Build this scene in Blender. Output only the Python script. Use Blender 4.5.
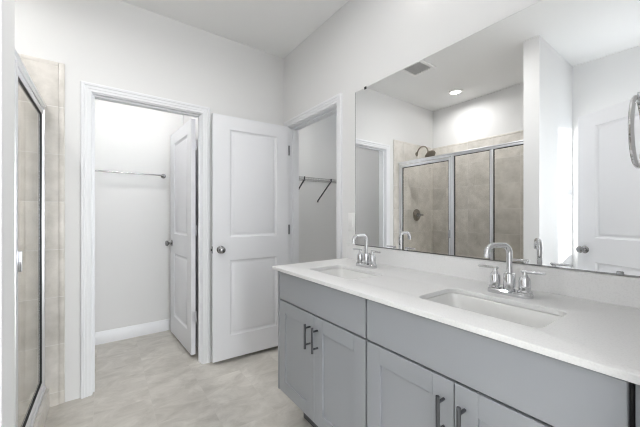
import bpy, bmesh, math, random
from mathutils import Vector, Matrix
random.seed(7)
PI = math.pi
for o in list(bpy.data.objects):
    bpy.data.objects.remove(o)
SC = bpy.context.scene
C = SC.collection

# ------------------------------------------------------------------ camera, world, sun, exposure
CAM_Z = 1.2125
cam_d = bpy.data.cameras.new('camera')
cam_d.sensor_width = 36.0
cam_d.lens = 36.0 * 296.157 / 640.0
cam_d.shift_y = 2.783 / 640.0
cam_d.clip_start = 0.01
cam = bpy.data.objects.new('camera', cam_d)
C.objects.link(cam)
YAW = math.radians(35.922)
cam.location = (0, 0, CAM_Z)
cam.rotation_euler = (PI / 2, 0, -YAW)
SC.camera = cam

world = bpy.data.worlds.new('sky')
SC.world = world
world.use_nodes = True
bgn = world.node_tree.nodes['Background']
bgn.inputs['Color'].default_value = (0.80, 0.90, 1.0, 1)
bgn.inputs['Strength'].default_value = 1.6

sun_d = bpy.data.lights.new('sun', 'SUN')
sun_d.energy = 26.0
sun_d.angle = math.radians(5.0)
sun_d.color = (1.0, 0.97, 0.93)
sun = bpy.data.objects.new('sun', sun_d)
C.objects.link(sun)
sun.location = (-6, -8, 6)
sun.rotation_euler = Vector((0.80, 1.0, -0.14)).to_track_quat('-Z', 'Y').to_euler()

def area_light(name, loc, direction, sx, sy, power, color=(1, 1, 1), spread=PI):
    d = bpy.data.lights.new(name, 'AREA')
    d.shape = 'RECTANGLE'
    d.size = sx
    d.size_y = sy
    d.energy = power
    d.color = color
    d.spread = spread
    o = bpy.data.objects.new(name, d)
    C.objects.link(o)
    o.location = loc
    o.rotation_euler = Vector(direction).to_track_quat('-Z', 'Y').to_euler()
    return o
# added fill lamp at the unseen bedroom window; daylight at the alcove window
area_light('bedroom_fill_light', (0.75, -3.15, 1.38), (0, 1, -0.03), 1.8, 1.95, 140, (0.97, 0.985, 1.0))
area_light('alcove_daylight', (-1.22, 0.59, 1.5), (1, 0, 0), 0.5, 1.1, 4, (0.97, 0.985, 1.0))

VS = SC.view_settings
VS.view_transform = 'Standard'
VS.look = 'None'
VS.exposure = 0.0
VS.gamma = 1.0
VS.use_curve_mapping = False
SC.cycles.use_adaptive_sampling = False
SC.cycles.caustics_reflective = False
SC.cycles.caustics_refractive = False
SC.cycles.diffuse_bounces = 6
SC.cycles.filter_width = 1.1

# ------------------------------------------------------------------ materials
def new_mat(name):
    m = bpy.data.materials.new(name)
    m.use_nodes = True
    nt = m.node_tree
    return m, nt, nt.nodes['Principled BSDF']

def setp(b, **kw):
    for k, v in kw.items():
        b.inputs[k.replace('_', ' ')].default_value = v

def plain(name, col, rough=0.5, metal=0.0, var=0.02, scale=6.0, bump=0.0, bscale=300.0, spec=0.5, coat=0.0):
    m, nt, b = new_mat(name)
    n = nt.nodes
    tc = n.new('ShaderNodeTexCoord')
    nz = n.new('ShaderNodeTexNoise')
    nz.inputs['Scale'].default_value = scale
    nz.inputs['Detail'].default_value = 3
    nt.links.new(tc.outputs['Object'], nz.inputs['Vector'])
    mx = n.new('ShaderNodeMix')
    mx.data_type = 'RGBA'
    mx.inputs['A'].default_value = tuple(max(0, c * (1 - var)) for c in col) + (1,)
    mx.inputs['B'].default_value = tuple(min(1, c * (1 + var)) for c in col) + (1,)
    nt.links.new(nz.outputs['Fac'], mx.inputs['Factor'])
    nt.links.new(mx.outputs['Result'], b.inputs['Base Color'])
    b.inputs['Roughness'].default_value = rough
    b.inputs['Metallic'].default_value = metal
    b.inputs['Specular IOR Level'].default_value = spec
    b.inputs['Coat Weight'].default_value = coat
    if bump > 0:
        n2 = n.new('ShaderNodeTexNoise')
        n2.inputs['Scale'].default_value = bscale
        nt.links.new(tc.outputs['Object'], n2.inputs['Vector'])
        bp = n.new('ShaderNodeBump')
        bp.inputs['Strength'].default_value = bump
        bp.inputs['Distance'].default_value = 0.002
        nt.links.new(n2.outputs['Fac'], bp.inputs['Height'])
        nt.links.new(bp.outputs['Normal'], b.inputs['Normal'])
    return m

M = {}
M['wall'] = plain('wall_paint', (0.805, 0.807, 0.807), 0.75, var=0.006, scale=2, bump=0.05, bscale=260, spec=0.25)
M['ceiling'] = plain('ceiling_paint', (0.90, 0.905, 0.905), 0.9, var=0.006, scale=2, bump=0.08, bscale=200, spec=0.1)
M['trim'] = plain('trim_paint', (0.84, 0.85, 0.875), 0.35, var=0.004, scale=3)
M['door'] = plain('door_paint', (0.83, 0.84, 0.87), 0.38, var=0.006, scale=3)
M['cab'] = plain('grey_cabinet_paint', (0.355, 0.371, 0.395), 0.42, var=0.015, scale=4)
M['toe'] = plain('shaded_toe_kick', (0.10, 0.105, 0.11), 0.6)  # shadow under the cabinets is put into the toe kick colour
M['chrome'] = plain('polished_chrome', (0.70, 0.705, 0.72), 0.05, 1.0, var=0.005)
M['alu'] = plain('bright_aluminium', (0.86, 0.87, 0.90), 0.30, 1.0, var=0.01)
M['nickel'] = plain('brushed_nickel', (0.33, 0.33, 0.335), 0.22, 1.0, var=0.02)
M['gun'] = plain('gunmetal', (0.13, 0.135, 0.145), 0.36, 1.0, var=0.02)
M['bronze'] = plain('dark_nickel', (0.33, 0.30, 0.26), 0.35, 1.0, var=0.02)
M['gasket'] = plain('black_gasket', (0.012, 0.012, 0.014), 0.6)
M['plastic'] = plain('white_plastic', (0.88, 0.88, 0.875), 0.35)
M['porcelain'] = plain('porcelain', (0.80, 0.80, 0.79), 0.12, var=0.003, coat=0.3)
M['pan'] = plain('shower_pan_acrylic', (0.72, 0.71, 0.68), 0.3)
M['wire'] = plain('grey_coated_wire', (0.36, 0.36, 0.36), 0.4)
M['black'] = plain('carcass_gap_shade', (0.03, 0.03, 0.03), 0.7)  # carcass coloured near-black for the shade in the gaps between cabinet doors
M['grille'] = plain('grey_grille', (0.72, 0.72, 0.72), 0.5)
M['carpet'] = plain('bedroom_carpet', (0.50, 0.47, 0.43), 0.95, var=0.1, scale=60)

def emit(name, col, s):
    m = bpy.data.materials.new(name)
    m.use_nodes = True
    nt = m.node_tree
    b = nt.nodes['Principled BSDF']
    b.inputs['Base Color'].default_value = (0.9, 0.9, 0.9, 1)
    b.inputs['Emission Color'].default_value = col + (1,)
    b.inputs['Emission Strength'].default_value = s
    return m
M['lamp_face'] = emit('lamp_diffuser', (1.0, 0.98, 0.95), 2.2)
M['lamp_shade'] = emit('lamp_frosted_shade', (1.0, 0.97, 0.94), 2.8)

def mirror_mat():
    m, nt, b = new_mat('mirror_silver')
    setp(b, Metallic=1.0, Roughness=0.0)
    b.inputs['Base Color'].default_value = (0.93, 0.935, 0.935, 1)
    return m
M['mirror'] = mirror_mat()

def glass_mat(name, tint):
    m = bpy.data.materials.new(name)
    m.use_nodes = True
    nt = m.node_tree
    n = nt.nodes
    n.remove(n['Principled BSDF'])
    out = n['Material Output']
    tr = n.new('ShaderNodeBsdfTransparent')
    tr.inputs['Color'].default_value = tint + (1,)
    gl = n.new('ShaderNodeBsdfGlossy')
    gl.inputs['Roughness'].default_value = 0.0
    gl.inputs['Color'].default_value = (1, 1, 1, 1)
    lw = n.new('ShaderNodeLayerWeight')
    lw.inputs['Blend'].default_value = 0.5
    pw = n.new('ShaderNodeMath'); pw.operation = 'POWER'; pw.inputs[1].default_value = 5.0
    nt.links.new(lw.outputs['Facing'], pw.inputs[0])
    fr = n.new('ShaderNodeMath'); fr.operation = 'MULTIPLY_ADD'
    fr.inputs[1].default_value = 0.9; fr.inputs[2].default_value = 0.05
    nt.links.new(pw.outputs[0], fr.inputs[0])
    ge = n.new('ShaderNodeNewGeometry')
    iv = n.new('ShaderNodeMath'); iv.operation = 'SUBTRACT'; iv.inputs[0].default_value = 1.0
    nt.links.new(ge.outputs['Backfacing'], iv.inputs[1])
    mu = n.new('ShaderNodeMath'); mu.operation = 'MULTIPLY'
    nt.links.new(fr.outputs[0], mu.inputs[0]); nt.links.new(iv.outputs[0], mu.inputs[1])
    mx = n.new('ShaderNodeMixShader')
    nt.links.new(mu.outputs[0], mx.inputs['Fac'])
    nt.links.new(tr.outputs['BSDF'], mx.inputs[1])
    nt.links.new(gl.outputs['BSDF'], mx.inputs[2])
    nt.links.new(mx.outputs['Shader'], out.inputs['Surface'])
    return m
M['glass'] = glass_mat('shower_glass', (0.95, 0.947, 0.937))
M['window_glass'] = glass_mat('window_glass', (0.98, 0.985, 0.985))

def tile_mat():
    """beige 12 inch tiles in a straight grid, taken from world axes so both walls line up"""
    m, nt, b = new_mat('beige_shower_tile')
    n = nt.nodes
    L = nt.links.new
    tc = n.new('ShaderNodeTexCoord')
    sp = n.new('ShaderNodeSeparateXYZ')
    L(tc.outputs['Object'], sp.inputs['Vector'])
    T = 0.305
    def line(out, off, w):
        a = n.new('ShaderNodeMath'); a.operation = 'ADD'; a.inputs[1].default_value = -off + T * 40
        L(out, a.inputs[0])
        d = n.new('ShaderNodeMath'); d.operation = 'DIVIDE'; d.inputs[1].default_value = T
        L(a.outputs[0], d.inputs[0])
        f = n.new('ShaderNodeMath'); f.operation = 'FRACT'
        L(d.outputs[0], f.inputs[0])
        p = n.new('ShaderNodeMath'); p.operation = 'PINGPONG'; p.inputs[1].default_value = 0.5
        L(f.outputs[0], p.inputs[0])
        g = n.new('ShaderNodeMath'); g.operation = 'LESS_THAN'; g.inputs[1].default_value = w / T / 2
        L(p.outputs[0], g.inputs[0])
        fl = n.new('ShaderNodeMath'); fl.operation = 'FLOOR'
        L(d.outputs[0], fl.inputs[0])
        return g.outputs[0], fl.outputs[0]
    geo = n.new('ShaderNodeNewGeometry')
    sn = n.new('ShaderNodeSeparateXYZ')
    L(geo.outputs['Normal'], sn.inputs['Vector'])
    ax = n.new('ShaderNodeMath'); ax.operation = 'ABSOLUTE'
    L(sn.outputs['X'], ax.inputs[0])
    fx = n.new('ShaderNodeMath'); fx.operation = 'GREATER_THAN'; fx.inputs[1].default_value = 0.5
    L(ax.outputs[0], fx.inputs[0])
    hz = n.new('ShaderNodeMix'); hz.data_type = 'FLOAT'
    L(fx.outputs[0], hz.inputs['Factor'])
    L(sp.outputs['X'], hz.inputs['A'])
    L(sp.outputs['Y'], hz.inputs['B'])
    gh, ch = line(hz.outputs['Result'], -0.4205, 0.005)
    gz, cz = line(sp.outputs['Z'], 1.0, 0.005)
    mxg = n.new('ShaderNodeMath'); mxg.operation = 'MAXIMUM'
    L(gh, mxg.inputs[0]); L(gz, mxg.inputs[1])
    cb = n.new('ShaderNodeCombineXYZ')
    L(ch, cb.inputs['X']); L(cz, cb.inputs['Y']); L(fx.outputs[0], cb.inputs['Z'])
    wn = n.new('ShaderNodeTexWhiteNoise')
    L(cb.outputs['Vector'], wn.inputs['Vector'])
    nz = n.new('ShaderNodeTexNoise')
    nz.inputs['Scale'].default_value = 7.0
    nz.inputs['Detail'].default_value = 6
    nz.inputs['Roughness'].default_value = 0.6
    av = n.new('ShaderNodeVectorMath'); av.operation = 'ADD'
    sc = n.new('ShaderNodeVectorMath'); sc.operation = 'SCALE'; sc.inputs['Scale'].default_value = 7.0
    L(wn.outputs['Color'], sc.inputs[0])
    L(tc.outputs['Object'], av.inputs[0]); L(sc.outputs['Vector'], av.inputs[1])
    L(av.outputs['Vector'], nz.inputs['Vector'])
    rp = n.new('ShaderNodeValToRGB')
    rp.color_ramp.elements[0].position = 0.34
    rp.color_ramp.elements[0].color = (0.595, 0.570, 0.522, 1)
    rp.color_ramp.elements[1].position = 0.66
    rp.color_ramp.elements[1].color = (0.800, 0.768, 0.722, 1)
    L(nz.outputs['Fac'], rp.inputs['Fac'])
    hv = n.new('ShaderNodeHueSaturation')
    ma = n.new('ShaderNodeMapRange')
    ma.inputs['To Min'].default_value = 0.93
    ma.inputs['To Max'].default_value = 1.06
    L(wn.outputs['Value'], ma.inputs['Value'])
    L(ma.outputs['Result'], hv.inputs['Value'])
    L(rp.outputs['Color'], hv.inputs['Color'])
    mg = n.new('ShaderNodeMix'); mg.data_type = 'RGBA'
    mg.inputs['B'].default_value = (0.76, 0.74, 0.71, 1)
    L(mxg.outputs[0], mg.inputs['Factor'])
    L(hv.outputs['Color'], mg.inputs['A'])
    L(mg.outputs['Result'], b.inputs['Base Color'])
    b.inputs['Roughness'].default_value = 0.38
    bp = n.new('ShaderNodeBump')
    bp.inputs['Strength'].default_value = 0.35
    bp.inputs['Distance'].default_value = 0.003
    bp.invert = True
    L(mxg.outputs[0], bp.inputs['Height'])
    L(bp.outputs['Normal'], b.inputs['Normal'])
    return m
M['tile'] = tile_mat()

def floor_mat():
    m, nt, b = new_mat('stone_look_vinyl_tile')
    n = nt.nodes
    L = nt.links.new
    tc = n.new('ShaderNodeTexCoord')
    br = n.new('ShaderNodeTexBrick')
    br.offset = 0.5
    br.inputs['Scale'].default_value = 1.0
    br.inputs['Brick Width'].default_value = 0.61
    br.inputs['Row Height'].default_value = 0.305
    br.inputs['Mortar Size'].default_value = 0.0016
    br.inputs['Mortar Smooth'].default_value = 0.3
    br.inputs['Bias'].default_value = 0.0
    br.inputs['Color1'].default_value = (0, 0, 0, 1)
    br.inputs['Color2'].default_value = (1, 1, 1, 1)
    rot = n.new('ShaderNodeMapping')
    rot.inputs['Rotation'].default_value = (0, 0, PI / 2)
    rot.inputs['Location'].default_value = (0.13, 0.06, 0)
    L(tc.outputs['Object'], rot.inputs['Vector'])
    L(rot.outputs['Vector'], br.inputs['Vector'])
    # diagonal soft veining, shifted a little from tile to tile
    mp = n.new('ShaderNodeMapping')
    mp.inputs['Rotation'].default_value = (0, 0, math.radians(-38))
    mp.inputs['Scale'].default_value = (1.8, 2.9, 1.0)
    sh = n.new('ShaderNodeVectorMath'); sh.operation = 'SCALE'; sh.inputs['Scale'].default_value = 0.8
    ad = n.new('ShaderNodeVectorMath'); ad.operation = 'ADD'
    L(br.outputs['Color'], sh.inputs[0])
    L(tc.outputs['Object'], ad.inputs[0]); L(sh.outputs['Vector'], ad.inputs[1])
    L(ad.outputs['Vector'], mp.inputs['Vector'])
    nz = n.new('ShaderNodeTexNoise')
    nz.inputs['Scale'].default_value = 2.6
    nz.inputs['Detail'].default_value = 7
    nz.inputs['Roughness'].default_value = 0.68
    nz.inputs['Distortion'].default_value = 0.6
    L(mp.outputs['Vector'], nz.inputs['Vector'])
    rp = n.new('ShaderNodeValToRGB')
    rp.color_ramp.elements[0].position = 0.28
    rp.color_ramp.elements[0].color = (0.460, 0.436, 0.395, 1)
    rp.color_ramp.elements[1].position = 0.74
    rp.color_ramp.elements[1].color = (0.735, 0.710, 0.662, 1)
    L(nz.outputs['Fac'], rp.inputs['Fac'])
    mg = n.new('ShaderNodeMix'); mg.data_type = 'RGBA'
    mg.inputs['B'].default_value = (0.59, 0.565, 0.525, 1)
    L(br.outputs['Fac'], mg.inputs['Factor'])
    L(rp.outputs['Color'], mg.inputs['A'])
    L(mg.outputs['Result'], b.inputs['Base Color'])
    b.inputs['Roughness'].default_value = 0.42
    b.inputs['Specular IOR Level'].default_value = 0.4
    return m
M['floor'] = floor_mat()

def quartz_mat():
    m, nt, b = new_mat('white_quartz')
    n = nt.nodes
    L = nt.links.new
    tc = n.new('ShaderNodeTexCoord')
    nz = n.new('ShaderNodeTexNoise')
    nz.inputs['Scale'].default_value = 190
    nz.inputs['Detail'].default_value = 2
    L(tc.outputs['Object'], nz.inputs['Vector'])
    rp = n.new('ShaderNodeValToRGB')
    rp.color_ramp.elements[0].position = 0.33
    rp.color_ramp.elements[0].color = (0.79, 0.79, 0.79, 1)
    rp.color_ramp.elements[1].position = 0.5
    rp.color_ramp.elements[1].color = (0.83, 0.83, 0.83, 1)
    L(nz.outputs['Fac'], rp.inputs['Fac'])
    L(rp.outputs['Color'], b.inputs['Base Color'])
    b.inputs['Roughness'].default_value = 0.38
    b.inputs['Specular IOR Level'].default_value = 0.28
    return m
M['quartz'] = quartz_mat()

# ------------------------------------------------------------------ mesh helpers
def add_box(bm, x0, x1, y0, y1, z0, z1, bev=0.0, seg=2):
    a = [min(x0, x1), min(y0, y1), min(z0, z1)]
    c = [max(x0, x1), max(y0, y1), max(z0, z1)]
    vs = [bm.verts.new((x, y, z)) for x in (a[0], c[0]) for y in (a[1], c[1]) for z in (a[2], c[2])]
    fs = []
    for idx in ((0, 1, 3, 2), (4, 6, 7, 5), (0, 4, 5, 1), (2, 3, 7, 6), (0, 2, 6, 4), (1, 5, 7, 3)):
        fs.append(bm.faces.new([vs[i] for i in idx]))
    if bev > 0:
        es = list({e for f in fs for e in f.edges})
        bmesh.ops.bevel(bm, geom=es, offset=bev, segments=seg, profile=0.5, affect='EDGES')
    return vs

def add_tube(bm, pts, r, seg=12, cap=True):
    pts = [Vector(p) for p in pts]
    rs = r if isinstance(r, (list, tuple)) else [r] * len(pts)
    rings = []
    up = None
    for i, p in enumerate(pts):
        if i == 0: t = pts[1] - pts[0]
        elif i == len(pts) - 1: t = pts[-1] - pts[-2]
        else: t = (pts[i + 1] - p).normalized() + (p - pts[i - 1]).normalized()
        t.normalize()
        if up is None:
            up = Vector((0, 0, 1)) if abs(t.z) < 0.9 else Vector((1, 0, 0))
        s = t.cross(up).normalized()
        up = s.cross(t).normalized()
        rings.append([bm.verts.new(p + rs[i] * (math.cos(a) * s + math.sin(a) * up))
                      for a in [2 * PI * k / seg for k in range(seg)]])
    for a, b in zip(rings, rings[1:]):
        for k in range(seg):
            f = bm.faces.new((a[k], a[(k + 1) % seg], b[(k + 1) % seg], b[k]))
            f.smooth = seg > 6
    if cap:
        bm.faces.new(rings[0]); bm.faces.new(rings[-1])

def add_lathe(bm, prof, centre=(0, 0, 0), axis=(0, 0, 1), seg=24):
    """prof: (radius, height) pairs along the axis"""
    c = Vector(centre); ax = Vector(axis).normalized()
    q = ax.to_track_quat('Z', 'Y')
    rings = []
    for r, h in prof:
        rings.append([bm.verts.new(c + q @ Vector((max(r, 1e-5) * math.cos(2 * PI * k / seg),
                                                    max(r, 1e-5) * math.sin(2 * PI * k / seg), h))) for k in range(seg)])
    for a, b in zip(rings, rings[1:]):
        for k in range(seg):
            f = bm.faces.new((a[k], a[(k + 1) % seg], b[(k + 1) % seg], b[k]))
            f.smooth = True
    bm.faces.new(rings[0]); bm.faces.new(rings[-1])

def rrect(x0, x1, y0, y1, r, n=6):
    pts = []
    for cx, cy, a0 in ((x1 - r, y1 - r, 0), (x0 + r, y1 - r, PI / 2), (x0 + r, y0 + r, PI), (x1 - r, y0 + r, 1.5 * PI)):
        for k in range(n + 1):
            a = a0 + PI / 2 * k / n
            pts.append((cx + r * math.cos(a), cy + r * math.sin(a)))
    return pts

def add_loft(bm, loops, cap0=False, cap1=False, smooth=True):
    rings = [[bm.verts.new(p) for p in lp] for lp in loops]
    n = len(rings[0])
    for a, b in zip(rings, rings[1:]):
        for k in range(n):
            f = bm.faces.new((a[k], a[(k + 1) % n], b[(k + 1) % n], b[k]))
            f.smooth = smooth
    if cap0: bm.faces.new(rings[0])
    if cap1: bm.faces.new(rings[-1])

def obj(name, bm, mat, parent=None, loc=(0, 0, 0), rotz=0.0, sharp=35):
    bmesh.ops.recalc_face_normals(bm, faces=bm.faces[:])
    me = bpy.data.meshes.new(name)
    bm.to_mesh(me)
    bm.free()
    me.materials.append(mat)
    o = bpy.data.objects.new(name, me)
    C.objects.link(o)
    if parent: o.parent = parent
    o.location = loc
    o.rotation_euler = (0, 0, rotz)
    try:
        me.set_sharp_from_angle(angle=math.radians(sharp))
    except Exception:
        pass
    return o

def tag(o, label, cat, group=None):
    o['label'] = label
    o['category'] = cat
    if group: o['group'] = group
    return o

def thing(name, label, cat, loc=(0, 0, 0), rotz=0, group=None):
    o = bpy.data.objects.new(name, None)
    o.empty_display_size = 0.1
    C.objects.link(o)
    o.location = loc
    o.rotation_euler = (0, 0, rotz)
    return tag(o, label, cat, group)

def struct(name, bm, mat, parent=None):
    o = obj(name, bm, mat, parent)
    if parent is None: o['kind'] = 'structure'
    return o

def boxes(*bs):
    bm = bmesh.new()
    for b in bs: add_box(bm, *b)
    return bm

# ------------------------------------------------------------------ the room shell
W = 1.4026         # mirror wall
D = 2.540          # back wall
XL = -1.090        # left wall
H = 2.7476
T = 0.115
YF = 0.068         # inner face of the entry wall
DH = 2.068         # door opening height
RA = 3.509          # back wall of the small room behind
CB_Y, CB_X = 3.31, 2.80   # walk-in closet behind the mirror wall
BY = -3.0

struct('floor', boxes((XL - T, CB_X + T, YF - T, RA + T, -0.10, 0.0)), M['floor'])
struct('floor_bedroom', boxes((XL - T, 2.6, BY - T, YF - T, -0.10, -0.002)), M['carpet'])
struct('ceiling', boxes((XL - T, 2.6 + T, BY - T, RA + T, H, H + 0.1)), M['ceiling'])
# back wall with the doorway to the small room
A0, A1 = -0.089, 0.657
struct('wall_back', boxes((XL - T, A0, D, D + T, 0, H), (A1, W, D, D + T, 0, H), (A0, A1, D, D + T, DH, H)), M['wall'])
# mirror wall with the closet doorway
B0, B1 = 1.702, 2.463
struct('wall_right', boxes((W, W + T, YF - T, B0, 0, H), (W, W + T, B1, RA + T, 0, H), (W, W + T, B0, B1, DH, H)), M['wall'])
# left wall with the window of the alcove
WY0, WY1, WZ0, WZ1 = 0.28, 0.90, 0.80, 2.16
struct('wall_left', boxes((XL - T, XL, YF - T, WY0, 0, H), (XL - T, XL, WY1, RA + T, 0, H),
                          (XL - T, XL, WY0, WY1, 0, WZ0), (XL - T, XL, WY0, WY1, WZ1, H)), M['wall'])
SX, SY0, SY1 = -0.186, 0.942, 1.060
struct('wall_shower_end', boxes((XL, SX, SY0, SY1, 0, H)), M['wall'])
E0, E1 = -0.093, 0.732
struct('wall_front', boxes((XL - T, E0, YF - T, YF, 0, H), (E1, W, YF - T, YF, 0, H), (E0, E1, YF - T, YF, DH, H)), M['wall'])
struct('wall_toilet_room_back', boxes((XL, W, RA, RA + T, 0, H)), M['wall'])
struct('wall_toilet_room_right', boxes((0.690, 0.790, D + T, RA, 0, H)), M['wall'])
struct('wall_closet_back', boxes((W + T, CB_X, CB_Y, CB_Y + T, 0, H)), M['wall'])
struct('wall_closet_right', boxes((CB_X, CB_X + T, 1.2, CB_Y + T, 0, H)), M['wall'])
struct('wall_closet_front', boxes((W + T, CB_X, 1.2 - T, 1.2, 0, H)), M['wall'])
# bedroom behind the entry
GX0, GX1, GZ0, GZ1 = -0.20, 1.70, 0.35, 2.4  # bedroom window, made up and placed for fill light through the doorway
struct('wall_bedroom_back', boxes((XL - T, GX0, BY - T, BY, 0, H), (GX1, 2.6, BY - T, BY, 0, H),
                                  (GX0, GX1, BY - T, BY, 0, GZ0), (GX0, GX1, BY - T, BY, GZ1, H)), M['wall'])
struct('wall_bedroom_left', boxes((XL - T, XL, BY, YF - T, 0, H)), M['wall'])
struct('wall_bedroom_right', boxes((2.6, 2.6 + T, BY - T, YF, 0, H)), M['wall'])
struct('wall_bedroom_front', boxes((W + T, 2.6, YF - T, YF, 0, H)), M['wall'])

# ---- windows
def window(name, mk, w0, w1, z0, z1):
    """mk(bm, a0, a1, d0, d1, z0, z1): a box with a along the wall and d through it"""
    bm = bmesh.new()
    f = 0.045
    mk(bm, w0, w0 + f, 0.03, 0.09, z0, z1); mk(bm, w1 - f, w1, 0.03, 0.09, z0, z1)
    mk(bm, w0 + f, w1 - f, 0.03, 0.09, z0, z0 + f); mk(bm, w0 + f, w1 - f, 0.03, 0.09, z1 - f, z1)
    zm = (z0 + z1) / 2
    mk(bm, w0 + f, w1 - f, 0.035, 0.08, zm - 0.035, zm + 0.035)
    o = obj(name, bm, M['trim'])
    o['kind'] = 'structure'
    bm = bmesh.new()
    mk(bm, w0 + f, w1 - f, 0.056, 0.062, z0 + f, zm - 0.035)
    mk(bm, w0 + f, w1 - f, 0.056, 0.062, zm + 0.035, z1 - f)
    obj('pane', bm, M['window_glass'], o)
window('window_1', lambda bm, a0, a1, d0, d1, z0, z1: add_box(bm, XL - d1, XL - d0, a0, a1, z0, z1), WY0, WY1, WZ0, WZ1)
window('window_added', lambda bm, a0, a1, d0, d1, z0, z1: add_box(bm, a0, a1, BY - d1, BY - d0, z0, z1), GX0, GX1, GZ0, GZ1)

# ---- door casings and jambs (mitred profile swept round each opening)
PROF = [(0.0, 0.0), (0.0, 0.008), (0.004, 0.011), (0.018, 0.011), (0.021, 0.014), (0.037, 0.015),
        (0.041, 0.019), (0.054, 0.019), (0.058, 0.016), (0.058, 0.0)]
def casing(name, mapf, a0, a1, zt, jd0, jd1, stop):
    """mapf(a, n, z) -> world; n is the distance out of the wall face into the room; the jamb lines jd0..jd1 (negative = into wall)"""
    rev = 0.005
    bm = bmesh.new()
    rows = []
    for off, th in PROF:
        i0, i1, it = a0 - rev - off, a1 + rev + off, zt + rev + off
        rows.append([bm.verts.new(mapf(*p)) for p in ((i0, th, 0.0), (i0, th, it), (i1, th, it), (i1, th, 0.0))])
    for r, s in zip(rows, rows[1:]):
        for k in range(3):
            bm.faces.new((r[k], r[k + 1], s[k + 1], s[k]))
    bm.faces.new([r[0] for r in rows]); bm.faces.new([r[3] for r in rows])
    def bx(p0, p1):
        a, b = mapf(*p0), mapf(*p1)
        add_box(bm, a[0], b[0], a[1], b[1], a[2], b[2])
    j = 0.018
    bx((a0 - j, jd1, 0), (a0, jd0, zt + j)); bx((a1, jd1, 0), (a1 + j, jd0, zt + j)); bx((a0, jd1, zt), (a1, jd0, zt + j))
    s0, s1 = stop
    t = 0.011
    bx((a0, s1, 0), (a0 + t, s0, zt)); bx((a1 - t, s1, 0), (a1, s0, zt)); bx((a0 + t, s1, zt - t), (a1 - t, s0, zt))
    return struct(name, bm, M['trim'])
casing('trim_1', lambda a, n, z: (a, D - n, z), A0 + 0.018, A1 - 0.018 + 0.0, DH - 0.018, 0.0, -T, (-0.030, -0.070))
casing('trim_2', lambda a, n, z: (W - n, a, z), B0 + 0.018, B1 - 0.018, DH - 0.018, 0.0, -T, (-0.045, -0.085))
casing('trim_3', lambda a, n, z: (a, YF + n, z), E0 + 0.018, E1 - 0.018, DH - 0.018, 0.0, -T, (-0.045, -0.085))

# ---- baseboards
def baseboard(name, x0, x1, y0, y1, nx, ny):
    """a board with an eased top; (nx, ny) points into the room"""
    bm = bmesh.new()
    prof = [(0, 0), (0.014, 0), (0.014, 0.088), (0.010, 0.096), (0.010, 0.108), (0.006, 0.116), (0, 0.116)]
    l0 = [bm.verts.new((x0 + nx * d, y0 + ny * d, z)) for d, z in prof]
    l1 = [bm.verts.new((x1 + nx * d, y1 + ny * d, z)) for d, z in prof]
    for k in range(len(prof)):
        k2 = (k + 1) % len(prof)
        bm.faces.new((l0[k], l0[k2], l1[k2], l1[k]))
    bm.faces.new(l0); bm.faces.new(l1)
    return struct(name, bm, M['trim'])
baseboard('baseboard_back', XL, 0.69, RA, RA, 0, -1)
baseboard('baseboard_closet', W + T, CB_X, CB_Y, CB_Y, 0, -1)
baseboard('baseboard_right', 0.705, W, D, D, 0, -1)
baseboard('baseboard_left', XL, XL, YF, SY0, 1, 0)
baseboard('baseboard_alcove', XL + 0.014, SX, SY0, SY0, 0, -1)

# ------------------------------------------------------------------ panel doors
def door_bm(w, h, t):
    """local: x 0..w from the hinge, y 0..t, z 0..h; two moulded panels on both faces"""
    bm = bmesh.new()
    xs = [0, 0.115, w - 0.138, w]
    zs = [0, 0.187, 0.817, 1.009, 1.905, h]
    for y, sgn in ((0.0, 1), (t, -1)):
        for i in range(3):
            for k in range(5):
                x0, x1, z0, z1 = xs[i], xs[i + 1], zs[k], zs[k + 1]
                if i == 1 and k in (1, 3):
                    prev = None
                    for ins, dep in ((0, 0), (0.003, 0.003), (0.015, 0.0125), (0.020, 0.0135), (0.025, 0.0125), (0.036, 0.003), (0.040, 0.002)):
                        ring = [bm.verts.new((a, y + sgn * dep, c)) for a, c in
                                ((x0 + ins, z0 + ins), (x1 - ins, z0 + ins), (x1 - ins, z1 - ins), (x0 + ins, z1 - ins))]
                        if prev:
                            for q in range(4):
                                bm.faces.new((prev[q], prev[(q + 1) % 4], ring[(q + 1) % 4], ring[q]))
                        prev = ring
                    bm.faces.new(prev)
                else:
                    bm.faces.new([bm.verts.new((a, y, c)) for a, c in ((x0, z0), (x1, z0), (x1, z1), (x0, z1))])
    for i in range(3):
        for z in (0, h):
            bm.faces.new([bm.verts.new(p) for p in ((xs[i], 0, z), (xs[i + 1], 0, z), (xs[i + 1], t, z), (xs[i], t, z))])
    for k in range(5):
        for x in (0, w):
            bm.faces.new([bm.verts.new(p) for p in ((x, 0, zs[k]), (x, 0, zs[k + 1]), (x, t, zs[k + 1]), (x, t, zs[k]))])
    bmesh.ops.remove_doubles(bm, verts=bm.verts[:], dist=1e-5)
    return bm

def knob_bm(x, y, z, s):
    bm = bmesh.new()
    add_lathe(bm, [(0.0, 0), (0.031, 0), (0.032, 0.004), (0.028, 0.008), (0.014, 0.012), (0.011, 0.018), (0.011, 0.028),
                   (0.016, 0.032), (0.024, 0.038), (0.0275, 0.046), (0.0265, 0.055), (0.021, 0.061), (0.010, 0.064), (0, 0.0645)],
              (x, y, z), (0, s, 0), 24)
    return bm

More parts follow.
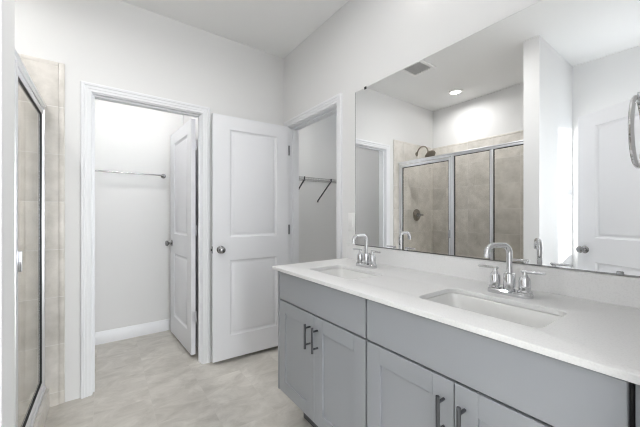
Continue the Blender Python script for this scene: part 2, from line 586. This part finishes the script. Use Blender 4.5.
def make_door(name, label, hinge, direction, w, flip, hmetal, knob_mat, hinge_side):
    """hinge (x, y): corner of the slab; direction: towards the free edge"""
    ang = math.atan2(direction[1], direction[0])
    t = 0.035
    h = 2.016
    bm = door_bm(w, h, t)
    if flip:
        bmesh.ops.translate(bm, verts=bm.verts[:], vec=(0, -t, 0))
    o = obj(name, bm, M['door'], None, (hinge[0], hinge[1], 0.030), ang)
    o['kind'] = 'structure'
    tag(o, label, 'door')
    y0, y1 = (-t, 0) if flip else (0, t)
    obj('knob', knob_bm(w - 0.062, y0, 0.91, -1), knob_mat, o)
    obj('knob', knob_bm(w - 0.062, y1, 0.91, 1), knob_mat, o)
    bm = bmesh.new()
    add_box(bm, w - 0.0005, w + 0.0015, (y0 + y1) / 2 - 0.013, (y0 + y1) / 2 + 0.013, 0.91 - 0.028, 0.91 + 0.028)
    add_box(bm, w, w + 0.010, (y0 + y1) / 2 - 0.007, (y0 + y1) / 2 + 0.007, 0.91 - 0.010, 0.91 + 0.010, 0.002)
    obj('latch', bm, M['gun'], o)
    for z in (0.32, 1.06, 1.795):
        bm = bmesh.new()
        yh = y1 if hinge_side > 0 else y0
        add_tube(bm, [(-0.004, yh + hinge_side * 0.005, z - 0.045), (-0.004, yh + hinge_side * 0.005, z + 0.045)], 0.006, 10)
        ya, yb = (y0 + 0.006, y1) if hinge_side > 0 else (y0, y1 - 0.006)
        add_box(bm, -0.0018, 0.0005, ya, yb, z - 0.045, z + 0.045)
        obj('hinge', bm, hmetal, o)
    return o
# door of the small room: swings back into it; its far edge nearly meets the rear wall
make_door('door_1', 'white two-panel door swung open into the small room with the towel bar', (0.626, 2.686), (-0.0465, 0.709), 0.704, False, M['alu'], M['nickel'], -1)
# closet door: swung across the back wall
make_door('door_2', 'white two-panel door opened flat across the back wall beside the closet doorway', (1.382, 2.409), (-0.690, 0.034), 0.682, True, M['gun'], M['nickel'], 1)
# entry door seen in the mirror
make_door('door_3', 'white two-panel entry door seen only in the mirror at right', (-0.060, 0.090), (-0.496, 0.868), 0.757, False, M['nickel'], M['nickel'], -1)

# ------------------------------------------------------------------ shower
struct('wall_tile_back', boxes((XL + 0.012, -0.244, D - 0.012, D, 0.0, 2.178)), M['tile'])
struct('wall_tile_left', boxes((XL, XL + 0.012, SY1, D, 0.0, 2.178)), M['tile'])
struct('wall_tile_end', boxes((XL + 0.012, -0.244, SY1, SY1 + 0.012, 0.0, 2.178)), M['tile'])
tn = 4   # bullnose edge pieces
for a in ((-0.244, -0.2146, D - 0.012, D, 0, 2.203), (XL, -0.244, D - 0.012, D, 2.178, 2.203), (XL, XL + 0.012, SY1, D - 0.012, 2.178, 2.203),
          (XL + 0.012, -0.244, SY1, SY1 + 0.012, 2.178, 2.203), (-0.244, -0.2146, SY1, SY1 + 0.012, 0, 2.203)):
    bm = bmesh.new()
    add_box(bm, *a, 0.004, 2)
    struct('trim_%d' % tn, bm, M['tile'])
    tn += 1
bm = bmesh.new()
PX0, PX1, PY0, PY1 = XL + 0.0125, -0.3705, SY1 + 0.0125, D - 0.0125
lo = rrect(PX0, PX1, PY0, PY1, 0.02)
l1 = rrect(PX0 + 0.04, PX1 - 0.03, PY0 + 0.04, PY1 - 0.04, 0.05)
l2 = rrect(PX0 + 0.07, PX1 - 0.06, PY0 + 0.07, PY1 - 0.07, 0.05)
add_loft(bm, [[(x, y, 0.0) for x, y in lo], [(x, y, 0.075) for x, y in lo], [(x, y, 0.075) for x, y in l1], [(x, y, 0.035) for x, y in l2]], True, True)
pan = tag(obj('shower_pan', bm, M['pan']), 'low off-white shower pan on the floor inside the glass enclosure', 'shower pan')
bm = bmesh.new()
add_lathe(bm, [(0.0, 0), (0.045, 0), (0.045, 0.003), (0.0, 0.004)], (-0.72, 1.80, 0.035))
obj('drain', bm, M['chrome'], pan)
bm = boxes((-0.370, -0.288, SY1 + 0.0125, D - 0.0125, 0.0, 0.122))
tag(obj('shower_curb', bm, M['tile']), 'beige tiled curb on the floor under the shower glass', 'shower curb')

# glass enclosure: fixed panels towards the near end wall, framed pivot door towards the back wall
EX = -0.324         # centre plane of the enclosure
EZ0, EZ1 = 0.122, 1.915
enc = thing('shower_enclosure', 'chrome framed glass shower enclosure standing on the tiled curb', 'shower enclosure', (EX, 1.7, EZ0))
def epart(name, bm, mat, parent=None):
    bmesh.ops.translate(bm, verts=bm.verts[:], vec=(-EX, -1.7, -EZ0))
    return obj(name, bm, mat, parent or enc)
YW0, YW1 = SY1 + 0.0125, D - 0.0125
bm = bmesh.new()
add_box(bm, EX - 0.016, EX + 0.014, YW0, YW1, EZ1 - 0.038, EZ1, 0.005)
add_tube(bm, [(EX + 0.011, YW0, EZ1 - 0.008), (EX + 0.011, YW1, EZ1 - 0.008)], 0.010, 12)
epart('header', bm, M['alu'])
bm = bmesh.new()
add_box(bm, EX - 0.020, EX + 0.020, YW0, YW1, EZ0, EZ0 + 0.020, 0.004)
add_box(bm, EX - 0.008, EX + 0.012, YW0, YW1, EZ0 + 0.018, EZ0 + 0.034, 0.003)
epart('bottom_track', bm, M['alu'])
ZA, ZB = EZ0 + 0.020, EZ1 - 0.037
YP = 1.796          # strike post
YM = 1.383          # mullion between the fixed panels
for nm, ya, yb in (('wall_jamb', YW1 - 0.022, YW1), ('wall_jamb', YW0, YW0 + 0.022)):
    bm = bmesh.new(); add_box(bm, EX - 0.016, EX + 0.016, ya, yb, ZA, ZB, 0.003); epart(nm, bm, M['alu'])
bm = bmesh.new(); add_box(bm, EX - 0.018, EX + 0.018, YP - 0.022, YP + 0.012, ZA, ZB, 0.003); epart('strike_post', bm, M['alu'])
bm = bmesh.new(); add_box(bm, EX - 0.016, EX + 0.016, YM - 0.016, YM + 0.016, ZA, ZB, 0.003); epart('mullion', bm, M['alu'])
for ya, yb in ((YM + 0.016, YP - 0.022), (YW0 + 0.022, YM - 0.016)):
    bm = bmesh.new(); add_box(bm, EX - 0.003, EX + 0.003, ya, yb, ZA + 0.014, ZB); epart('glass_panel', bm, M['glass'])
    bm = bmesh.new()
    for a in ((ya, ya + 0.005, ZA, ZB), (yb - 0.005, yb, ZA, ZB), (ya, yb, ZB - 0.005, ZB), (ya, yb, ZA + 0.014, ZA + 0.019)):
        add_box(bm, EX - 0.007, EX + 0.007, *a)
    epart('gasket', bm, M['gasket'])
DY0, DY1 = YP + 0.016, YW1 - 0.026
DZ0, DZ1 = ZA + 0.020, ZB - 0.008
bm = bmesh.new()
for a in ((DY0, DY0 + 0.026, DZ0, DZ1), (DY1 - 0.026, DY1, DZ0, DZ1), (DY0 + 0.026, DY1 - 0.026, DZ1 - 0.030, DZ1), (DY0 + 0.026, DY1 - 0.026, DZ0, DZ0 + 0.028)):
    add_box(bm, EX - 0.010, EX + 0.012, *a, 0.003)
dr = epart('shower_door', bm, M['alu'])
bm = bmesh.new(); add_box(bm, EX - 0.003, EX + 0.003, DY0 + 0.026, DY1 - 0.026, DZ0 + 0.028, DZ1 - 0.030); epart('glass', bm, M['glass'], dr)
bm = bmesh.new()
for a in ((DY0 + 0.026, DY0 + 0.031, DZ0 + 0.028, DZ1 - 0.03), (DY1 - 0.031, DY1 - 0.026, DZ0 + 0.028, DZ1 - 0.03),
          (DY0 + 0.031, DY1 - 0.031, DZ1 - 0.035, DZ1 - 0.030), (DY0 + 0.031, DY1 - 0.031, DZ0 + 0.028, DZ0 + 0.033)):
    add_box(bm, EX - 0.008, EX + 0.008, *a)
epart('gasket', bm, M['gasket'], dr)
bm = bmesh.new()
add_box(bm, EX + 0.012, EX + 0.026, DY0 + 0.002, DY0 + 0.010, 0.97, 1.06, 0.002)
add_box(bm, EX + 0.022, EX + 0.028, DY0 - 0.002, DY0 + 0.022, 0.97, 1.06, 0.002)
epart('handle', bm, M['chrome'], dr)

# shower head on its wall arm
SHX = -0.685
yw = D - 0.012
sh = thing('overhead_shower', 'round dark nickel shower head on a curved arm from the tiled wall', 'shower head', (SHX, yw, 2.10))
bm = bmesh.new()
add_lathe(bm, [(0, 0), (0.030, 0), (0.028, 0.006), (0.012, 0.010), (0, 0.010)], (0, 0, -0.03), (0, -1, 0))
obj('flange', bm, M['bronze'], sh)
bm = bmesh.new()
pts = [(0, 0.0, -0.03), (0, -0.012, -0.03)]
for k in range(13):
    a = PI * 0.95 * k / 12
    pts.append((0, -0.095 + 0.08 * math.cos(a), -0.02 + 0.075 * math.sin(a)))
pts = [(0, 0, -0.03)] + [(0, p[1], p[2]) for p in pts[2:]] + [(0, -0.182, -0.045)]
add_tube(bm, pts, 0.0095, 12)
obj('arm', bm, M['bronze'], sh)
bm = bmesh.new()
hd = Vector((0.10, -0.58, -0.62)).normalized()
add_lathe(bm, [(0.0, -0.01), (0.014, -0.01), (0.018, 0.012), (0.030, 0.024), (0.066, 0.036), (0.075, 0.042), (0.075, 0.052), (0.070, 0.055), (0, 0.055)],
          (0, -0.182, -0.045), hd, 32)
obj('head', bm, M['bronze'], sh)

vl = thing('shower_valve', 'round shower valve plate with lever on the tiled back wall', 'shower valve', (SHX, yw, 1.23))
bm = bmesh.new()
add_lathe(bm, [(0, 0), (0.082, 0), (0.082, 0.004), (0.074, 0.010), (0.03, 0.014), (0, 0.014)], (0, 0, 0), (0, -1, 0), 32)
obj('plate', bm, M['bronze'], vl)
bm = bmesh.new()
add_lathe(bm, [(0, 0.012), (0.027, 0.012), (0.025, 0.045), (0.020, 0.058), (0, 0.060)], (0, 0, 0), (0, -1, 0), 24)
obj('hub', bm, M['nickel'], vl)
bm = bmesh.new()
add_box(bm, -0.08, 0.02, -0.058, -0.046, -0.009, 0.009, 0.004)
obj('lever', bm, M['nickel'], vl)

# ------------------------------------------------------------------ vanity
FX = 0.818          # front plane of the doors
CZT = 0.9162         # counter top
CZB = 0.8985
CX = 1.4026
def shaker(w, h, t, st):
    """door in local y (width) and z; front face looks to -x at x=0"""
    bm = bmesh.new()
    add_box(bm, 0, t, 0, st, 0, h, 0.0012, 1)
    add_box(bm, 0, t, w - st, w, 0, h, 0.0012, 1)
    add_box(bm, 0, t, st, w - st, 0, st, 0.0012, 1)
    add_box(bm, 0, t, st, w - st, h - st, h, 0.0012, 1)
    add_box(bm, 0.008, t - 0.002, st - 0.004, w - st + 0.004, st - 0.004, h - st + 0.004)
    return bm
def pull_bm(y, z0, z1):
    bm = bmesh.new()
    add_tube(bm, [(-0.032, y, z0), (-0.032, y, z0 + 0.001), (-0.032, y, z1 - 0.001), (-0.032, y, z1)], [0.0045, 0.0058, 0.0058, 0.0045], 14)
    for z in (z0 + 0.020, z1 - 0.020):
        add_tube(bm, [(-0.032, y, z), (0.001, y, z)], 0.0045, 10)
    return bm
ZD0, ZD1 = 0.212, 0.730     # doors
ZF0, ZF1 = 0.738, 0.892     # false front
def vanity(y0, y1, label):
    root = thing('vanity_cabinet', label, 'cabinet', (FX, (y0 + y1) / 2, 0), 0, 'grey vanity cabinets under the worktop')
    w = (y1 - y0)
    hy = w / 2
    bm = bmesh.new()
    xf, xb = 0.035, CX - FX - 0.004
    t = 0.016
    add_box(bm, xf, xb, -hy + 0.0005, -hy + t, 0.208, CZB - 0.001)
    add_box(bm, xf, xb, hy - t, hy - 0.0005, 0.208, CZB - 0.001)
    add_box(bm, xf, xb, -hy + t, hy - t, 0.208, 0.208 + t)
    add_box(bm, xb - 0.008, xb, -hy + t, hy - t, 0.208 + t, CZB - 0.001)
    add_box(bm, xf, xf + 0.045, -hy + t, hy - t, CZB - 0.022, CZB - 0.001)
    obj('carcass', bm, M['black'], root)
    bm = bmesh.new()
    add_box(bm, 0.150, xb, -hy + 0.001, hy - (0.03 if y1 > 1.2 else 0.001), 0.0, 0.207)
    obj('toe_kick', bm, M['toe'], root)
    bm = bmesh.new()
    add_box(bm, 0, 0.020, -hy + 0.005, hy - 0.005, ZF0, ZF1, 0.0015, 1)
    obj('false_drawer_front', bm, M['cab'], root)
    g = 0.0018
    dw = hy - 0.005 - g
    for s in (-1, 1):
        bm = shaker(dw, ZD1 - ZD0, 0.020, 0.067)
        d = obj('door', bm, M['cab'], root, (0, g if s > 0 else -g - dw, ZD0))
        yl = 0.030 if s > 0 else dw - 0.030
        obj('handle', pull_bm(yl, 0.688 - 0.122 - ZD0, 0.688 - ZD0), M['gun'], d)
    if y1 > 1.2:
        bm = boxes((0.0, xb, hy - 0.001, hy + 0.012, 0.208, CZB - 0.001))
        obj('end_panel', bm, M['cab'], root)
    return root
VY1, VYM, VY0 = 1.535, 0.825, 0.110
vanity(VYM, VY1, 'grey shaker vanity cabinet at the far end beside the closet doorway')
vanity(VY0, VYM, 'grey shaker vanity cabinet under the nearer sink at the right')
bm = boxes((FX + 0.022, FX + 0.034, YF, VY0 - 0.003, 0.0, CZB))
tag(obj('filler_strip', bm, M['cab']), 'narrow grey filler strip closing the gap right of the vanity cabinets', 'cabinet filler')

# counter slab with two rounded cut-outs
CF = 0.804
SINKS = [(0.925, 1.165, 1.035, 1.398), (0.925, 1.165, 0.290, 0.677)]
bm = bmesh.new()
def ring(x0, x1, y0, y1, r, n, z):
    return [bm.verts.new((x, y, z)) for x, y in rrect(x0, x1, y0, y1, r, n)]
def bridge(a, b):
    for k in range(len(a)):
        bm.faces.new((a[k], a[(k + 1) % len(a)], b[(k + 1) % len(a)], b[k]))
def loop_edges(r):
    return [bm.edges.get((r[k], r[(k + 1) % len(r)])) or bm.edges.new((r[k], r[(k + 1) % len(r)])) for k in range(len(r))]
top_e, bot_e = [], []
e = 0.0025
CB = (CF, CX - 0.001, YF + 0.001, 1.598)
def slab_side(b, r, n, sgn):
    rs = [ring(b[0] + sgn * i, b[1] - sgn * i, b[2] + sgn * i, b[3] - sgn * i, r, n, z)
          for i, z in ((e, CZT), (e * 0.3, CZT - e * 0.3), (0, CZT - e), (0, CZB))]
    for p, q in zip(rs, rs[1:]): bridge(p, q)
    top_e.extend(loop_edges(rs[0])); bot_e.extend(loop_edges(rs[-1]))
slab_side(CB, 0.004, 3, 1)
for s in SINKS: slab_side(s, 0.032, 7, -1)
bmesh.ops.triangle_fill(bm, edges=top_e, use_beauty=True, use_dissolve=False, normal=(0, 0, 1))
bmesh.ops.triangle_fill(bm, edges=bot_e, use_beauty=True, use_dissolve=False, normal=(0, 0, -1))
for f in bm.faces: f.smooth = False
counter = tag(obj('countertop', bm, M['quartz'], sharp=20), 'white quartz countertop lying over both grey vanity cabinets', 'countertop')
bm = bmesh.new()
add_box(bm, CX - 0.020, CX - 0.001, YF + 0.001, 1.595, CZT, 1.013, 0.0015, 1)
tag(obj('backsplash', bm, M['quartz']), 'white quartz backsplash strip standing on the counter under the mirror', 'backsplash')

def sink(s, label):
    x0, x1, y0, y1 = s
    cx, cy = (x0 + x1) / 2, (y0 + y1) / 2
    zr = CZB - 0.0005
    def lp(ix, iy, z, r, dx=0.0):
        return [(x - cx + dx, y - cy, z - (zr - 0.13)) for x, y in rrect(x0 + ix, x1 - ix, y0 + iy, y1 - iy, r, 7)]
    bm = bmesh.new()
    add_loft(bm, [lp(-0.018, -0.018, zr - 0.010, 0.044), lp(-0.018, -0.018, zr, 0.044), lp(-0.004, -0.004, zr, 0.034), lp(0.001, 0.001, zr - 0.006, 0.034), lp(0.004, 0.012, zr - 0.040, 0.04),
                  lp(0.010, 0.040, zr - 0.095, 0.05), lp(0.018, 0.055, zr - 0.114, 0.05), lp(0.035, 0.080, zr - 0.123, 0.045), lp(0.075, 0.15, zr - 0.127, 0.03)], False, True)
    # outside of the bowl
    add_loft(bm, [lp(-0.018, -0.018, zr - 0.010, 0.044), lp(-0.010, -0.002, zr - 0.040, 0.045), lp(0.0, 0.03, zr - 0.12, 0.05), lp(0.04, 0.09, zr - 0.140, 0.04)], False, True)
    bmesh.ops.remove_doubles(bm, verts=bm.verts[:], dist=1e-5)
    o = tag(obj('sink', bm, M['porcelain'], None, (cx, cy, zr - 0.13), sharp=60), label, 'sink', 'undermount sinks in the white counter')
    bm = bmesh.new()
    add_lathe(bm, [(0, 0), (0.028, 0), (0.030, 0.003), (0.024, 0.005), (0.020, 0.003), (0.019, 0.006), (0, 0.009)], (0, 0, 0.0028))
    obj('drain', bm, M['chrome'], o)
sink(SINKS[0], 'white undermount sink at the far end of the counter by the closet doorway')
sink(SINKS[1], 'white undermount sink in the nearer right part of the counter')

# faucets
def faucet_part(name, bm, root, mat=None): return obj(name, bm, mat or M['chrome'], root)
def make_faucet(x, y, label, swivel):
    root = thing('faucet', label, 'faucet', (x, y, CZT), 0, 'chrome faucets behind the sinks')
    bm = bmesh.new()
    b0 = rrect(-0.027, 0.027, -0.077, 0.077, 0.0265, 8)
    b1 = rrect(-0.023, 0.023, -0.073, 0.073, 0.0225, 8)
    add_loft(bm, [[(a, b, 0) for a, b in b0], [(a, b, 0.012) for a, b in b0], [(a, b, 0.017) for a, b in b1]], True, True)
    faucet_part('base_plate', bm, root)
    bm = bmesh.new()
    add_lathe(bm, [(0, 0.016), (0.0205, 0.016), (0.0205, 0.070), (0.0190, 0.079), (0.0115, 0.083), (0, 0.083)], seg=28)
    # squared-off arch of the spout, a little towards the bowl
    R = 0.030
    pts = [(0, 0, 0.074), (0, 0, 0.11), (0, 0, 0.187 - R)]
    for k in range(1, 9):
        a = PI / 2 * k / 8
        pts.append((-R + R * math.cos(a), 0, 0.187 - R + R * math.sin(a)))
    xe = -0.098
    pts.append((xe + R, 0, 0.187))
    for k in range(1, 9):
        a = PI / 2 + PI / 2 * k / 8
        pts.append((xe + R + R * math.cos(a), 0, 0.187 - R + R * math.sin(a)))
    pts += [(xe - 0.001, 0, 0.142)]
    cs, sn = math.cos(swivel), math.sin(swivel)
    pts = [(a * cs, -a * sn, c) for a, b, c in pts]
    add_tube(bm, pts, 0.0103, 16)
    faucet_part('spout', bm, root)
    bm = bmesh.new()
    add_tube(bm, [(0.018, 0, 0.074), (0.030, 0, 0.066), (0.030, 0, 0.018)], 0.003, 8)
    add_lathe(bm, [(0, 0), (0.006, 0), (0.006, 0.012), (0, 0.013)], (0.030, 0, 0.066), seg=12)
    faucet_part('lift_rod', bm, root)
    for s in (-1, 1):
        bm = bmesh.new()
        add_lathe(bm, [(0, 0.016), (0.023, 0.016), (0.023, 0.022), (0.019, 0.026), (0.019, 0.060), (0.017, 0.070), (0.011, 0.078), (0.008, 0.084), (0.008, 0.094), (0, 0.095)],
                  (0, s * 0.051, 0), seg=24)
        h = faucet_part('handle', bm, root)
        bm = bmesh.new()
        add_tube(bm, [(0, s * 0.039, 0.094), (0, s * 0.042, 0.094), (0, s * 0.075, 0.094), (-0.001, s * 0.112, 0.094), (-0.001, s * 0.115, 0.094)],
                 [0.004, 0.0065, 0.0060, 0.0048, 0.003], 12)
        faucet_part('lever', bm, h)
    return root
make_faucet(1.243, 1.252, 'chrome two-handle faucet behind the far sink', math.radians(2))
make_faucet(1.243, 0.489, 'chrome two-handle faucet behind the nearer right sink', math.radians(25))

# ------------------------------------------------------------------ mirror and small wall fittings
bm = bmesh.new()
add_box(bm, W - 0.006, W, 0.100, 1.510, 1.015, 2.066)
mir = tag(obj('mirror', bm, M['mirror']), 'large frameless mirror on the right wall above the backsplash', 'mirror')
bm = bmesh.new()
add_box(bm, W - 0.0075, W - 0.006, 0.100, 1.510, 1.0145, 1.0195)
add_box(bm, W - 0.0005, W - 0.007, 1.510, 1.5115, 1.015, 2.066)
obj('edge_strip', bm, M['nickel'], mir)
for y, z in ((1.415, 2.066),):
    bm = bmesh.new()
    add_box(bm, W - 0.010, W, y - 0.008, y + 0.008, z - 0.010, z + 0.006, 0.001, 1)
    obj('clip', bm, M['gasket'], mir)
bm = bmesh.new()
add_box(bm, W - 0.010, W - 0.006, 0.205, 0.222, 1.015, 1.028, 0.001, 1)
obj('clip', bm, M['nickel'], mir)

sw = bmesh.new()
add_box(sw, W - 0.006, W, 1.518, 1.588, 1.113, 1.236, 0.002)
swo = tag(obj('light_switch', sw, M['plastic']), 'white light switch plate on the wall left of the mirror', 'light switch')
bm = bmesh.new()
add_box(bm, W - 0.010, W - 0.006, 1.538, 1.568, 1.141, 1.208, 0.0015)
obj('rocker', bm, M['plastic'], swo)

# towel ring on the entry wall beside the counter
TR = Vector((1.000, 0.1240, 1.408))
tr = thing('towel_ring', 'chrome towel ring on the near wall at the right end of the counter', 'towel ring', (TR.x, YF, TR.z + 0.08))
bm = bmesh.new()
add_lathe(bm, [(0, 0), (0.026, 0), (0.026, 0.006), (0.020, 0.010), (0, 0.010)], (0, 0, 0.004), (0, 1, 0))
add_tube(bm, [(0, 0.008, 0.004), (0, 0.056, 0.004)], 0.008, 14)
obj('post', bm, M['chrome'], tr)
bm = bmesh.new()
n, m_ = 48, 10
grid = [[bm.verts.new(((0.080 + 0.0050 * math.cos(2 * PI * j / m_)) * math.cos(2 * PI * i / n), TR.y - YF + 0.0050 * math.sin(2 * PI * j / m_),
                        -0.08 + (0.080 + 0.0050 * math.cos(2 * PI * j / m_)) * math.sin(2 * PI * i / n))) for j in range(m_)] for i in range(n)]
for i in range(n):
    for j in range(m_):
        f = bm.faces.new((grid[i][j], grid[(i + 1) % n][j], grid[(i + 1) % n][(j + 1) % m_], grid[i][(j + 1) % m_])); f.smooth = True
obj('ring', bm, M['chrome'], tr)

# towel bar in the small room
tb = thing('towel_bar', 'thin metal towel bar on the wall of the small room behind the left doorway', 'towel bar', (0.195, RA, 1.636))
bm = bmesh.new()
add_tube(bm, [(-0.31, -0.065, 0), (0.31, -0.065, 0)], 0.0065, 12)
obj('bar', bm, M['nickel'], tb)
for s in (-1, 1):
    bm = bmesh.new()
    add_lathe(bm, [(0, 0), (0.024, 0), (0.024, 0.006), (0.012, 0.010), (0.010, 0.055), (0.013, 0.058), (0.013, 0.074), (0.010, 0.078), (0, 0.078)], (s * 0.30, 0, 0), (0, -1, 0), 20)
    obj('post', bm, M['nickel'], tb)

# ------------------------------------------------------------------ closet wire shelf
SZ = 1.69
XS0, XS1 = W + T + 0.02, CB_X - 0.01
YS = CB_Y - 0.300
ws = thing('wire_shelf', 'ventilated wire shelf with braces on the closet wall', 'wire shelf', ((XS0 + XS1) / 2, CB_Y, SZ))
def spart(name, bm, mat=None):
    bmesh.ops.translate(bm, verts=bm.verts[:], vec=(-(XS0 + XS1) / 2, -CB_Y, -SZ))
    return obj(name, bm, mat or M['wire'], ws)
bm = bmesh.new()
x = XS0 + 0.01
while x < XS1:
    add_tube(bm, [(x, CB_Y - 0.006, SZ), (x, YS, SZ), (x, YS - 0.003, SZ - 0.032)], 0.0012, 5)
    x += 0.0254
for y in (CB_Y - 0.008, CB_Y - 0.15):
    add_tube(bm, [(XS0, y, SZ - 0.004), (XS1, y, SZ - 0.004)], 0.003, 8)
spart('deck', bm)
bm = bmesh.new()
add_tube(bm, [(XS0, YS, SZ - 0.003), (XS1, YS, SZ - 0.003)], 0.0032, 8)
add_tube(bm, [(XS0, YS - 0.003, SZ - 0.033), (XS1, YS - 0.003, SZ - 0.033)], 0.0042, 8)
spart('front_lip', bm)
for x in (1.949, 2.356):
    bm = bmesh.new()
    add_tube(bm, [(x, YS - 0.004, SZ + 0.004), (x, YS - 0.002, SZ - 0.03), (x, CB_Y - 0.012, SZ - 0.262), (x, CB_Y - 0.003, SZ - 0.285)], 0.0095, 8)
    spart('brace', bm, M['gun'])

# ------------------------------------------------------------------ ceiling fittings
VX, VYc = 0.18, 1.89
M['vent_frame'] = plain('vent_frame_white', (0.93, 0.93, 0.93), 0.4)
vt = thing('ceiling_vent', 'white framed ceiling vent with grey louvres seen in the mirror', 'ceiling vent', (VX, VYc, H))
bm = bmesh.new()
a, b, c = 0.134, 0.130, 0.098
for q in ((-a, a, -b, -c), (-a, a, c, b), (-a, -c, -c, c), (c, a, -c, c)):
    add_box(bm, *q, -0.012, -0.0005, 0.002)
obj('frame', bm, M['vent_frame'], vt)
bm = boxes((-c, c, -c, c, -0.003, -0.0005))
obj('backing', bm, M['grille'], vt)
for k in range(12):
    bm = bmesh.new()
    y = -c + 0.01 + k * (2 * c - 0.02) / 11
    vs = [bm.verts.new(p) for p in ((-c, y - 0.005, -0.010), (c, y - 0.005, -0.010), (c, y + 0.005, -0.004), (-c, y + 0.005, -0.004),
                                    (-c, y - 0.005, -0.0115), (c, y - 0.005, -0.0115), (c, y + 0.005, -0.0055), (-c, y + 0.005, -0.0055))]
    for f in ((0, 1, 2, 3), (4, 5, 6, 7), (0, 1, 5, 4), (1, 2, 6, 5), (2, 3, 7, 6), (3, 0, 4, 7)):
        bm.faces.new([vs[i] for i in f])
    obj('louvre', bm, M['grille'], vt)

def downlight(x, y, label, power, r=0.063, spread=PI * 0.95, lamp=0.12, col=(1.0, 0.985, 0.968)):
    o = thing('recessed_light', label, 'ceiling light', (x, y, H), 0, 'recessed ceiling lights')
    bm = bmesh.new()
    add_lathe(bm, [(r + 0.002, -0.0005), (r + 0.022, -0.0005), (r + 0.020, -0.008), (r + 0.002, -0.010), (r + 0.002, -0.0005)], (0, 0, 0), seg=32)
    obj('trim_ring', bm, M['plastic'], o)
    bm = bmesh.new()
    add_lathe(bm, [(0, -0.002), (r + 0.002, -0.002), (r + 0.002, -0.006), (0, -0.006)], (0, 0, 0), seg=32)
    obj('diffuser', bm, M['lamp_face'], o)
    d = bpy.data.lights.new('recessed_lamp', 'AREA')
    d.shape = 'DISK'; d.size = lamp; d.energy = power; d.color = col; d.spread = spread
    l = bpy.data.objects.new('recessed_lamp', d)
    C.objects.link(l)
    l.location = (x, y, H - 0.013)
downlight(-0.701, 1.977, 'lit round recessed ceiling light above the shower', 6.8, spread=PI * 0.92, lamp=0.04)
downlight(0.38, 1.32, 'added unseen recessed fill light in the middle of the bathroom ceiling', 7.8)  # fill lamp added out of view to brighten back wall and closet door
downlight(0.15, 2.86, 'lit round recessed ceiling light in the small room behind the left doorway', 7.6)
downlight(1.78, 2.48, 'lit round recessed ceiling light in the closet', 7.2, lamp=0.02)

# vanity light bar on the mirror wall, above the picture's upper edge
VLY, VLZ = 0.74, 2.56
vb = thing('vanity_light', 'three-globe chrome vanity light on the wall above the mirror', 'wall light', (W, VLY, VLZ))
bm = bmesh.new()
add_box(bm, -0.022, 0, -0.30, 0.30, -0.05, 0.05, 0.006)
obj('back_plate', bm, M['chrome'], vb)
for dy in (-0.21, 0.0, 0.21):
    bm = bmesh.new()
    add_tube(bm, [(-0.02, dy, 0.0), (-0.075, dy, 0.0), (-0.085, dy, -0.01), (-0.085, dy, -0.03)], 0.010, 12)
    arm = obj('arm', bm, M['chrome'], vb)
    bm = bmesh.new()
    add_lathe(bm, [(0, -0.028), (0.026, -0.028), (0.040, -0.05), (0.048, -0.10), (0.050, -0.115), (0.046, -0.120), (0, -0.120)], (-0.085, dy, 0), seg=24)
    obj('shade', bm, M['lamp_shade'], arm)
    d = bpy.data.lights.new('vanity_lamp', 'AREA')
    d.shape = 'DISK'
    d.size = 0.10
    d.energy = 1.3
    d.color = (1.0, 0.985, 0.968)
    l = bpy.data.objects.new('vanity_lamp', d)
    C.objects.link(l)
    l.location = (W - 0.155, VLY + dy, VLZ - 0.10)
    l.rotation_euler = Vector((-1.0, 0.25, -0.1)).to_track_quat('-Z', 'Y').to_euler()
